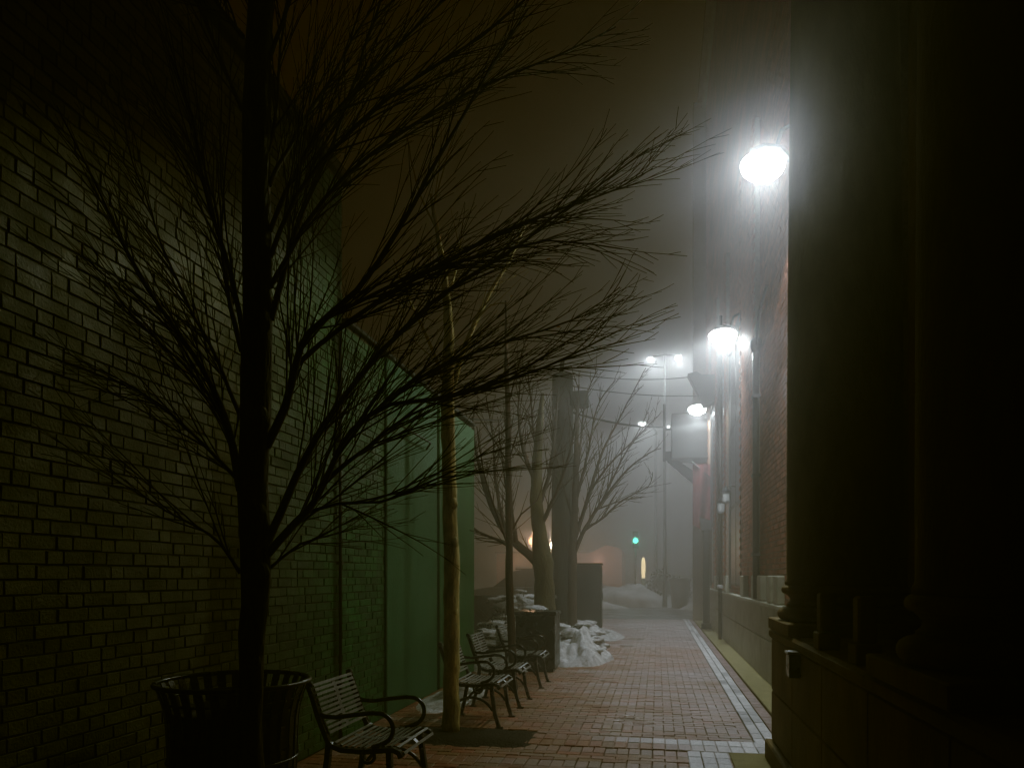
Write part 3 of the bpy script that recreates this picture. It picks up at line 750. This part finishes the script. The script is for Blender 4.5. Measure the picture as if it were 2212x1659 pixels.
# ------------------------------------------------------------------ metal benches (single seat, straps, scroll arms)
def arc(cx,cz,r,a0,a1,n): return [(cx+r*math.cos(R(a0+(a1-a0)*i/n)),cz+r*math.sin(R(a0+(a1-a0)*i/n))) for i in range(n+1)]
WB=.62
def make_bench(label):
    root=thing('metal_bench',label,'bench',(0,0,0),0,'black strap metal benches')
    # local: x forward (towards the path), y along the bench, origin at the back foot line centre
    seatp=[(.07,.46),(.10,.435),(.16,.415),(.30,.41),(.44,.425),(.50,.43),(.535,.415),(.55,.385)]
    backp=[(.07,.46),(.045,.52),(.003,.62),(-.035,.74),(-.06,.80)]
    for s in (0,WB):
        mb=MB()
        ax=(0,1,0)
        P=lambda L:[(x,s,z) for x,z in L]
        mb.strip(P(backp[::-1]+seatp[1:]),.038,.03,ax)
        mb.build('side_rail',M_black,root)
        mb=MB(); mb.strip(P([(.075,.47),(.065,.35),(.03,.15),(-.01,0)]),.038,.034,ax); mb.box(-.045,.03,s-.025,s+.025,0,.012); mb.build('leg',M_black,root)
        mb=MB(); mb.strip(P([(.47,.43),(.475,.33),(.50,.15),(.545,0)]),.038,.034,ax); mb.box(.51,.585,s-.025,s+.025,0,.012); mb.build('leg',M_black,root)
        mb=MB(); mb.tube(P([(.004,.63),(.05,.618),(.12,.615),(.24,.635),(.36,.65)]+arc(.40,.555,.095,100,-60,10)+[(.41,.455),(.36,.44)]),.0145,8); mb.build('armrest',M_black,root)
        mb=MB(); mb.tube(P(arc(.27,.06,.235,28,152,14)),.013,8); 
        mb.tube(P(arc(.33,.385,.045,60,-250,12)),.011,7); mb.build('scroll_brace',M_black,root)
        mb=MB(); mb.lathe([(.004,-.026),(.02,-.02),(.026,0),(.02,.02),(.004,.026)],(-.062,s,.812),10); mb.build('finial',M_black,root)
    def poly_at(pts,t):
        Ls=[math.dist(pts[i],pts[i+1]) for i in range(len(pts)-1)]; T=sum(Ls)*t
        for i,l in enumerate(Ls):
            if T<=l or i==len(Ls)-1:
                f=T/l; return (pts[i][0]+(pts[i+1][0]-pts[i][0])*f,pts[i][1]+(pts[i+1][1]-pts[i][1])*f,math.atan2(pts[i+1][1]-pts[i][1],pts[i+1][0]-pts[i][0]))
            T-=l
    def straps(pts,n,t0,t1):
        mb=MB()
        for i in range(n):
            x,z,a=poly_at(pts,t0+(t1-t0)*i/(n-1)); w=.0095; dx,dz=math.cos(a)*w,math.sin(a)*w; nx,nz=-math.sin(a)*.004,math.cos(a)*.004
            o=.02; ox,oz=-math.sin(a)*o,math.cos(a)*o
            if pts is backp: ox,oz=-ox,-oz
            mb.add([(x+ox+sx*dx+q*nx,yy,z+oz+sx*dz+q*nz) for yy in (.012,WB-.012) for (sx,q) in ((-1,-1),(1,-1),(1,1),(-1,1))],
                   [(0,1,2,3),(7,6,5,4),(0,4,5,1),(1,5,6,2),(2,6,7,3),(3,7,4,0)])
        L=[poly_at(pts,t0+(t1-t0)*i/10) for i in range(11)]
        sg=-1 if pts is backp else 1
        for yy in (WB*.5,):
            mb.strip([(x-math.sin(a)*.014*sg,yy,z+math.cos(a)*.014*sg) for x,z,a in L],.05,.005,(0,1,0))
        return mb
    straps(backp,11,.14,1.0).build('backrest',M_strap,root)
    straps(seatp,12,.08,.97).build('seat',M_strap,root)
    return root
bench=make_bench('nearest metal bench next to the round litter bin, near end in full view')
bench.location=(-2.09,4.33,0)
for (x,y,lab) in ((-2.07,7.12,'second metal bench just behind the pale trunk'),(-2.07,8.25,'third metal bench between the pale trunk and the thin dark tree'),(-2.06,9.75,'farthest metal bench right in front of the square black box')):
    c=copy_tree(bench); c.location=(x,y,0); c['label']=lab

# square black receptacle
sq=thing('square_black_box','square black planter box beside the snowy shrubs','planter',(-1.87,11.7,0))
mb=MB(); mb.box(-.31,.31,-.31,.31,.05,.88,ch=.01); mb.box(-.28,.28,-.28,.28,0,.05); mb.build('body',M_black,sq)
mb=MB(); mb.box(-.335,.335,-.335,.335,.882,.94,ch=.012); mb.build('lid',M_black,sq)
rng=random.Random(31)
for k in range(5):
    mb=MB(); x,y=rnd(rng,-.28,.28),rnd(rng,-.28,.28); r=rnd(rng,.02,.035); mb.lathe([(r*.6,0),(r,.012),(r*.7,.03),(r*.1,.036)],(x,y,.94),7); mb.build('snow_crumb',M_snow,sq)

# ------------------------------------------------------------------ cabinets
cb=thing('dark_cabinet','tall dark utility cabinet standing at the edge of the path','cabinet',(-1.82,19.8,0))
mb=MB(); mb.box(-.42,.36,-.25,.25,.06,1.78,ch=.012); mb.build('body',M_cab,cb)
mb=MB(); mb.box(-.46,.44,-.29,.29,0,.06,ch=.01); mb.build('base',M_stone,cb)
mb=MB(); mb.box(-.33,.39,-.28,.28,1.782,1.83,ch=.01); mb.build('lid',M_cab,cb)
mb=MB(); mb.box(.361,.372,-.2,.2,.14,1.7,ch=.004); mb.box(.373,.39,.1,.13,.85,1.05); mb.build('door',M_grey,cb)
fn=thing('board_fence','low olive board screen with a pale rail behind the spreading tree','screen',(-2.75,19.6,0))
mb=MB()
for k in range(4): mb.box(-.42+k*.2,-.24+k*.2,-.02,.02,.12,1.68,ch=.004)
mb.build('boards',M_cab2,fn)
mb=MB(); mb.box(-.45,.42,-.06,-.021,.72,.80); mb.build('rail',M_rail,fn)
for s in (-.44,.4):
    mb=MB(); mb.box(s-.03,s+.03,-.02,.05,0,1.75); mb.build('post',M_cab2,fn)

# ------------------------------------------------------------------ snow
def mound(name,lab,cat,c,sx,sy,h,seed,material,n=26,lump=.5,group=None,pw=.7):
    mb=MB(); vs=[];fs=[]
    for i in range(n+1):
        for j in range(n+1):
            u=i/n*2-1; v=j/n*2-1; rr=math.sqrt(u*u+v*v); e=max(0,1-rr)**pw
            nz=mnoise.noise(Vector((u*2.2+seed,v*2.2,seed*.7)))*lump+mnoise.noise(Vector((u*5.5,v*5.5+seed,2)))*lump*.4+mnoise.noise(Vector((u*14,v*14+seed,5)))*lump*.22+mnoise.noise(Vector((u*31,v*31+seed,7)))*lump*.12
            z=h*e*(1+nz)-.015 if rr<1 else -.035
            wob=1+.12*mnoise.noise(Vector((math.atan2(v,u)*1.5,seed,0)))
            vs.append((c[0]+u*sx*wob,c[1]+v*sy*wob,max(z,-.035)))
    for i in range(n):
        for j in range(n): fs.append((i*(n+1)+j,(i+1)*(n+1)+j,(i+1)*(n+1)+j+1,i*(n+1)+j+1))
    mb.add(vs,fs,None,True)
    return tag(mb.build(name,material),lab,cat,group)
def chunk(mb,c,r,seed,sq=(1,1,.8)):
    import bmesh
    bm=bmesh.new(); bmesh.ops.create_icosphere(bm,subdivisions=3,radius=1)
    b=len(mb.v)
    for v in bm.verts:
        p=v.co.copy(); k=1+.5*mnoise.noise(p*1.4+Vector((seed,0,0)))+.18*mnoise.noise(p*3.3+Vector((0,seed,0)))+.16*mnoise.noise(p*7+Vector((0,0,seed)))
        mb.v.append((c[0]+p.x*k*r*sq[0],c[1]+p.y*k*r*sq[1],c[2]+p.z*k*r*sq[2]))
    for f in bm.faces: mb.face([b+v.index for v in f.verts],None,True)
    bm.free()
mound('snow_pile','broad dirty snow pile across the far end of the brick path','snow pile',(-1.3,37.5,0),2.6,1.6,1.05,3,M_dirtysnow,pw=.45,lump=.35,group='snow piles')
mound('snow_pile','low snow ridge beside the dark car at the street','snow pile',(-3.2,34.5,0),1.9,1.1,.42,8,M_dirtysnow,group='snow piles')
mound('snow_pile','small snow heap at the foot of the far brick corner','snow pile',(1.9,34,0),.9,.9,.45,5,M_dirtysnow,group='snow piles')
s=mound('snow_pile','lumpy snow heap at the path edge right of the square black box','snow pile',(-1.4,13.2,0),.62,1.1,.46,12,M_snow,group='snow piles',lump=.75,n=44)
mb=MB(); rng=random.Random(4)
for k in range(9):
    x=-1.55+rnd(rng,-.3,.5); y=13.3+rnd(rng,-.6,1.6); r=rnd(rng,.06,.17); chunk(mb,(x,y,.08+rnd(rng,0,.16)),r,k*1.7,(1.5,1.1,.5))
c=mb.build('snow_lumps',M_snow,s)
mound('snow_pile','thin strip of snow at the foot of the green wall','snow pile',(-2.45,8.8,0),.36,1.1,.14,14,M_snow,group='snow piles')
mound('snow_pile','snow along the cabinet side of the path','snow pile',(-1.25,18.2,0),.5,1.2,.2,17,M_snow,group='snow piles')
mound('snow_pile','long snow bank under the shrubs past the green wall','snow pile',(-2.4,13.5,0),.85,2.5,.8,23,M_snow,group='snow piles',lump=.8,n=40)
# snowy shrubs beside the low wall
def shrub(c,h,r,seed,lab,nsnow):
    t=thing('snowy_shrub',lab,'shrub',(c[0],c[1],0),0,'shrubs under snow'); rng=random.Random(seed)
    mb=MB()
    for k in range(90):
        a=rnd(rng,0,6.28); q=rng.random(); el=rnd(rng,.35,1.3)
        d=Vector((math.cos(a)*math.cos(el),math.sin(a)*math.cos(el),math.sin(el)))
        p=Vector((rnd(rng,-.1,.1),rnd(rng,-.1,.1),0)); pts=[p]
        L=h*rnd(rng,.7,1.15)*(.75 if el<.7 else 1)
        for i in range(4):
            d=(d+Vector((rnd(rng,-1,1),rnd(rng,-1,1),rnd(rng,-.5,.3)))*.25).normalized(); p=p+d*L/4; pts.append(p)
        mb.tube(pts,[.008,.007,.006,.004,.003],4,cap=False)
    mb.build('stems',M_twig,t)
    mb=MB()
    for k in range(900):
        a=rnd(rng,0,6.28); rr=r*math.sqrt(rng.random()); z=h*rnd(rng,.1,.95)*(1-.45*(rr/r)**2)
        p=Vector((rr*math.cos(a),rr*math.sin(a),z)); u=Vector((rnd(rng,-1,1),rnd(rng,-1,1),rnd(rng,-1,1))).normalized()*.035; w=u.orthogonal().normalized()*.018
        mb.add([p-u,p-w,p+u,p+w],[(0,1,2,3)])
    mb.build('leaves',M_bush,t,fix=False)
    mb=MB()
    for k in range(nsnow):
        a=rnd(rng,0,6.28); rr=r*.9*math.sqrt(rng.random()); z=h*rnd(rng,.35,.98)*(1-.4*(rr/r)**2)
        chunk(mb,(rr*1.1*math.cos(a),rr*1.1*math.sin(a),z+.06),rnd(rng,.06,.2),k*2.3+seed,(1.4,1.1,.42))
    mb.build('snow_clumps',M_snow,t)
shrub((-2.62,12.3),.85,.5,1,'low snowy shrub nearest the end of the green wall',30)
shrub((-2.45,13.4),1.05,.52,2,'rounded snow laden shrub left of the thin dark tree',34)
shrub((-2.75,14.6),1.25,.55,3,'taller shrub with thick snow slabs by the mossy trunk',30)
shrub((-1.62,14.6),.55,.42,4,'small shrub half buried in snow right of the black box',20)
shrub((-1.75,16.9),.45,.4,5,'small snow dusted shrub in front of the dark cabinet',14)
sl=thing('snow_slab_heap','tilted slabs of icy snow leaning by the mossy trunk','snow pile',(-2.3,13.9,0))
mb=MB()
for k,(x,y,z,w,l,ang,rz) in enumerate(((-.1,.1,.95,.5,.3,-28,10),(.02,-.05,.78,.42,.3,-32,-15),(-.28,-.1,.72,.3,.26,-20,25),(-.1,-.2,.55,.5,.34,-25,5),(.12,.0,.6,.3,.3,-35,0))):
    M=Matrix.Translation((x,y,z))@Matrix.Rotation(R(rz),4,'Z')@Matrix.Rotation(R(-ang),4,'Y')
    m2=MB(); chunk(m2,(0,0,0),.5,k*3.1,(w,l,.16))
    b=len(mb.v); mb.v+=[tuple(M@Vector(v)) for v in m2.v]; 
    for f in m2.f: mb.face([i+b for i in f],None,True)
chunk(mb,(-.1,0,.2),.42,9,(1.1,1,1))
mb.build('slabs',M_snow,sl)
# low wall behind the shrubs
lw=thing('low_brick_wall','low dark brown brick wall behind the snowy shrubs','wall',(0,0,0))
mb=MB(); mb.box(-6,-2.3,16.6,16.85,0,.98); mb.build('masonry',M_pipe,lw)
mb=MB(); mb.box(-6.05,-2.26,16.55,16.9,.982,1.05,ch=.01); mb.build('coping',M_wood,lw)

# ------------------------------------------------------------------ parked cars
def car(label,loc,rz,prof,roofprof,W,L,wheels,wr=.33,suv=False):
    t=thing('parked_car',label,'car',loc,rz,'dark parked cars')
    mb=MB(); n=len(prof); vs=[]
    rings=[(-W/2,.94,.0),(-W/2+.05,1,.02),(W/2-.05,1,.02),(W/2,.94,0)]
    for (y,s_,dz) in rings:
        for x,z in prof: vs.append((x*(1 if s_==1 else .985),y,z if z<.45 else .45+(z-.45)*s_+dz*0))
    fs=[tuple(range(n)),tuple(range(4*n-1,3*n-1,-1))]
    for r in range(3):
        for i in range(n): fs.append((r*n+i,(r+1)*n+i,(r+1)*n+(i+1)%n,r*n+(i+1)%n))
    mb.add(vs,fs); body=mb.build('body',M_car,t)
    mb=MB(); n=len(roofprof); vs=[]
    zb=min(z for x,z in roofprof); zt=max(z for x,z in roofprof)
    for (y) in (-1,1):
        for x,z in roofprof: vs.append((x,y*(W/2-.07-.17*(z-zb)/(zt-zb)),z))
    mb.add(vs,[tuple(range(n)),tuple(range(2*n-1,n-1,-1))]+[(i,i+n,(i+1)%n+n,(i+1)%n) for i in range(n)]); mb.build('cabin_glass',M_glass,t)
    mb=MB(); vs=[]
    top=[(x,z) for x,z in roofprof if z>zt-.12]; x0,x1=min(p[0] for p in top),max(p[0] for p in top)
    mb.box(x0+.05,x1-.05,-(W/2-.24),W/2-.24,zt-.02,zt+.03,ch=.02); mb.build('roof',M_car,t)
    for wx in wheels:
        for s in (-1,1):
            mb=MB(); m2=[(wr*.6,-.1),(wr*.95,-.1),(wr,-.06),(wr,.06),(wr*.95,.1),(wr*.6,.1)]
            mb.lathe(m2,(0,0,0),20); mb.v=[(x+wx,z+s*(W/2-.1),y+wr) for x,y,z in mb.v]; w=mb.build('wheel',M_tyre,t)
            mb=MB(); mb.lathe([(wr*.15,-.104),(wr*.58,-.1),(wr*.6,.1),(wr*.15,.104)],(0,0,0),16); mb.v=[(x+wx,z+s*(W/2-.1),y+wr) for x,y,z in mb.v]; mb.build('rim',M_rim,w)
    for s in (-1,1):
        mb=MB(); mb.box(L/2-.12,L/2-.02,s*(W/2-.3)-.16,s*(W/2-.3)+.16,.62,.74,ch=.03); mb.build('headlight',M_headl,t)
    return t
sedan=[(-2.2,.3),(2.15,.28),(2.25,.5),(2.18,.74),(1.2,.92),(-1.3,.95),(-2.15,.88),(-2.25,.6)]
sroof=[(1.15,.92),(.35,1.36),(-.2,1.44),(-.9,1.40),(-1.55,.95)]
car('dark rounded car beyond the tall cabinet, half hidden',(-4.0,41,0),R(-6),sedan,sroof,1.8,4.5,(-1.35,1.4))
suvp=[(-2.3,.35),(2.25,.35),(2.35,.6),(2.3,.95),(1.35,1.08),(-2.25,1.12),(-2.35,.7)]
suvr=[(1.3,1.08),(.55,1.66),(.1,1.74),(-1.9,1.72),(-2.25,1.1)]
car('dark high roofed car behind the low brick wall',(-4.6,27.5,0),R(176),suvp,suvr,1.9,4.7,(-1.45,1.5),.37)

# ------------------------------------------------------------------ far street furniture and buildings
gt=thing('post_lantern','small bright warm lantern on a post between the tree trunks','street lamp',(-4.08,29.5,0))
mb=MB(); mb.tube([(0,0,0),(0,0,.5),(0,0,2.5)],[.09,.05,.04],8); mb.build('post',M_black,gt)
mb=MB(); mb.lathe([(.05,2.5),(.13,2.6),(.15,2.75),(.07,2.92),(.03,3.06),(.01,3.1)],(0,0,0),12); mb.build('globe',M_warm,gt)
point('lantern_light',(.0,-.3,2.7),110,(1,.7,.45),.12,gt)
gt=thing('area_lamp','wide dull amber lamp glowing behind the forked trunk','street lamp',(-5.15,31,0))
mb=MB(); mb.tube([(0,0,0),(0,0,2.75)],[.07,.05],8); mb.build('post',M_black,gt)
mb=MB(); mb.lathe([(.06,2.72),(.22,2.85),(.25,3.0),(.15,3.2),(.04,3.42)],(0,0,0),14); mb.build('shade',M_amber,gt)
point('lamp_light',(.0,-.5,2.9),55,(1,.55,.32),.2,gt)
gs=thing('green_signal','green traffic signal light on a thin pole','traffic light',(-1.25,44,0))
mb=MB(); mb.tube([(0,0,0),(0,0,3.1)],.06,8); mb.build('pole',M_black,gs)
mb=MB(); mb.box(-.17,.17,-.02,.2,3.1,4.1,ch=.03); mb.build('housing',M_black,gs)
mb=MB(); mb.lathe([(.03,-.05),(.12,-.04),(.155,0),(.155,.03)],(0,0,0),16); mb.v=[(x,z-.03,3.55+y) for x,y,z in mb.v]; mb.build('lamp_lens',M_grn,gs)
point('signal_light',(0,-.35,3.55),12,(.1,1,.6),.08,gs)
ly=thing('lit_bollard','slender glowing yellow column on a round foot','bollard light',(-.80,44,0))
mb=MB(); mb.lathe([(.5,.62),(.5,.7),(.14,.78),(.12,1.35)],(0,0,0),18); mb.lathe([(.3,0),(.3,.615)],(0,0,0),12); mb.build('foot',M_stone,ly)
mb=MB(); mb.lathe([(.10,1.352),(.12,1.8),(.115,2.3),(.08,2.5),(.03,2.56)],(0,0,0),16); mb.build('glow_tube',M_col,ly)
pl=thing('tapered_planter','big dark tapered planter at the far street corner','planter',(1.02,35,0))
mb=MB(); mb.lathe([(.34,0),(.36,.05),(.47,1.25),(.52,1.3),(.52,1.38),(.44,1.38),(.42,1.2)],(0,0,0),20); mb.build('pot',M_planter,pl)
mb=MB(); mb.lathe([(.1,1.1),(.42,1.19),(.41,1.22)],(0,0,0),14); mb.build('soil',M_soil,pl)
def bush(c,r,h,seed,lab):
    t=thing('dark_bush',lab,'bush',(c[0],c[1],0),0,'dark bushes at the far corner'); rng=random.Random(seed); mb=MB()
    for k in range(1500):
        a=rnd(rng,0,6.28); el=rnd(rng,-.1,1.57); q=rnd(rng,.55,1.0); n_=1+.25*mnoise.noise(Vector((math.cos(a)*2,math.sin(a)*2,el*2+seed)))
        p=Vector((math.cos(a)*math.cos(el)*r,math.sin(a)*math.cos(el)*r,h*.35+math.sin(el)*h*.65))*q*n_; u=Vector((rnd(rng,-1,1),rnd(rng,-1,1),rnd(rng,-1,1))).normalized()*.07; w=u.orthogonal().normalized()*.04
        mb.add([p-u,p-w,p+u,p+w],[(0,1,2,3)])
    mb.build('leaves',M_bush,t,fix=False)
    mb=MB()
    for k in range(6):
        a=k*1.05; mb.tube([(0,0,0),(math.cos(a)*r*.4,math.sin(a)*r*.4,h*.7)],[.03,.012],5)
    mb.build('stems',M_twig,t)
bush((.15,37.5),.9,1.7,3,'taller dark bush around the foot of the light pole')
bush((.9,38.5),.8,1.35,6,'lower dark bush behind the tapered planter')
ob=thing('orange_brick_building','low far building washed in orange light with a small pink sign','building',(-7.2,56,0))
mb=MB(); mb.box(-5,4.6,0,6,0,3.2); mb.prism([(2.2,3.201),(4.6,3.201),(4.4,3.55),(3.4,3.8)],0,5.9); mb.build('wall',M_orange,ob)
mb=MB(); mb.box(-5.2,4.7,-.2,6.1,3.202,3.3) if False else mb.box(-5.1,2.1,-.15,6.1,3.203,3.35); mb.build('roof_edge',M_cap,ob)
mb=MB(); mb.box(1.6,3.3,-.08,-.002,1.55,1.95,ch=.02); mb.build('sign',M_pink,ob)
for x in (-3.5,-1.5): 
    mb=MB(); mb.box(x,x+1.1,-.05,-.002,.9,2.2,ch=.01); w=mb.build('window',M_wood,ob); m2=MB(); m2.box(x+.08,x+1.02,-.058,-.0515,.98,2.12); m2.build('pane',M_glass,w)
for x,pw in ((-3,260),(3.0,520)): point('facade_light',(x,-2.2,2.6),pw*.12,(1,.5,.3),.25,ob)
tb=thing('tan_building','dim tan building far behind the low brick wall','building',(-14,33,0))
mb=MB(); mb.box(-8,4.2,0,6,0,6.5); mb.build('wall',M_tan,tb)
mb=MB(); mb.box(-8.1,4.35,-.1,6.1,6.502,6.8); mb.build('roof_edge',M_cap,tb)
for x in (-6,-3,0):
    mb=MB(); mb.box(x,x+1.3,-.04,-.002,1.2,2.8); w=mb.build('window',M_wood,tb); m2=MB(); m2.box(x+.08,x+1.22,-.048,-.0415,1.28,2.72); m2.build('pane',M_glass,w)

# ------------------------------------------------------------------ world: night sky and fog
W=bpy.data.worlds.new('World'); SC.world=W; W.use_nodes=True
nt=W.node_tree; N=nt.nodes; L=nt.links
bg=N['Background']; bg.inputs['Strength'].default_value=.0004
sky=N.new('ShaderNodeTexSky'); sky.sky_type='NISHITA'; sky.sun_disc=False; sky.sun_elevation=R(2); sky.sun_rotation=R(200)
L.new(sky.outputs[0],bg.inputs['Color'])
FOG=.0325; AIR=(.0031,.0017,.0002)
def scat(dens,g):
    v=N.new('ShaderNodeVolumeScatter'); v.inputs['Density'].default_value=dens; v.inputs['Anisotropy'].default_value=g
    v.inputs['Color'].default_value=(1,.97,.98,1); return v
em=N.new('ShaderNodeEmission'); em.inputs['Color'].default_value=(*AIR,1); em.inputs['Strength'].default_value=FOG
ad=N.new('ShaderNodeAddShader'); a2=N.new('ShaderNodeAddShader')
L.new(scat(.0225,.35).outputs[0],ad.inputs[0]); L.new(scat(.006,.93).outputs[0],ad.inputs[1])
L.new(ad.outputs[0],a2.inputs[0]); L.new(em.outputs[0],a2.inputs[1]); L.new(a2.outputs[0],N['World Output'].inputs['Volume'])
W.cycles.homogeneous_volume=True
try: W.cycles.volume_sampling='MULTIPLE_IMPORTANCE'
except Exception: pass

# ------------------------------------------------------------------ camera and render
cam=bpy.data.cameras.new('camera'); co=bpy.data.objects.new('camera',cam); COL.objects.link(co)
co.location=(0,0,EYE); co.rotation_euler=(R(90),0,YAW)
cam.sensor_fit='HORIZONTAL'; cam.sensor_width=36; cam.lens=36*FPX/2212; cam.shift_y=(HY-829.5)/2212; cam.clip_start=.05; cam.clip_end=1000
SC.camera=co
SC.render.engine='CYCLES'
cy=SC.cycles
cy.use_denoising=True
try: cy.denoiser='OPENIMAGEDENOISE'; cy.denoising_input_passes='RGB_ALBEDO_NORMAL'; cy.denoising_prefilter='ACCURATE'
except Exception: pass
cy.max_bounces=5; cy.diffuse_bounces=2; cy.glossy_bounces=2; cy.volume_bounces=1; cy.transmission_bounces=2
cy.sample_clamp_indirect=2.0; cy.sample_clamp_direct=0; cy.use_light_tree=True; cy.caustics_reflective=False; cy.caustics_refractive=False
SC.view_settings.view_transform='Standard'; SC.view_settings.look='None'; SC.view_settings.exposure=0; SC.view_settings.gamma=1
# night-camera tone curve: crushed, slightly warm blacks
SC.view_settings.use_curve_mapping=True
cmn=SC.view_settings.curve_mapping; cmn.use_clip=False; cmn.extend='EXTRAPOLATED'
for ci,pts in ((0,((.012,.0045),(.05,.036),(.16,.155))),(1,((.012,.004),(.05,.034),(.16,.155))),(2,((.012,.0006),(.05,.022),(.16,.150)))):
    cv=cmn.curves[ci]
    for p_ in pts: cv.points.new(*p_)
cmn.update()
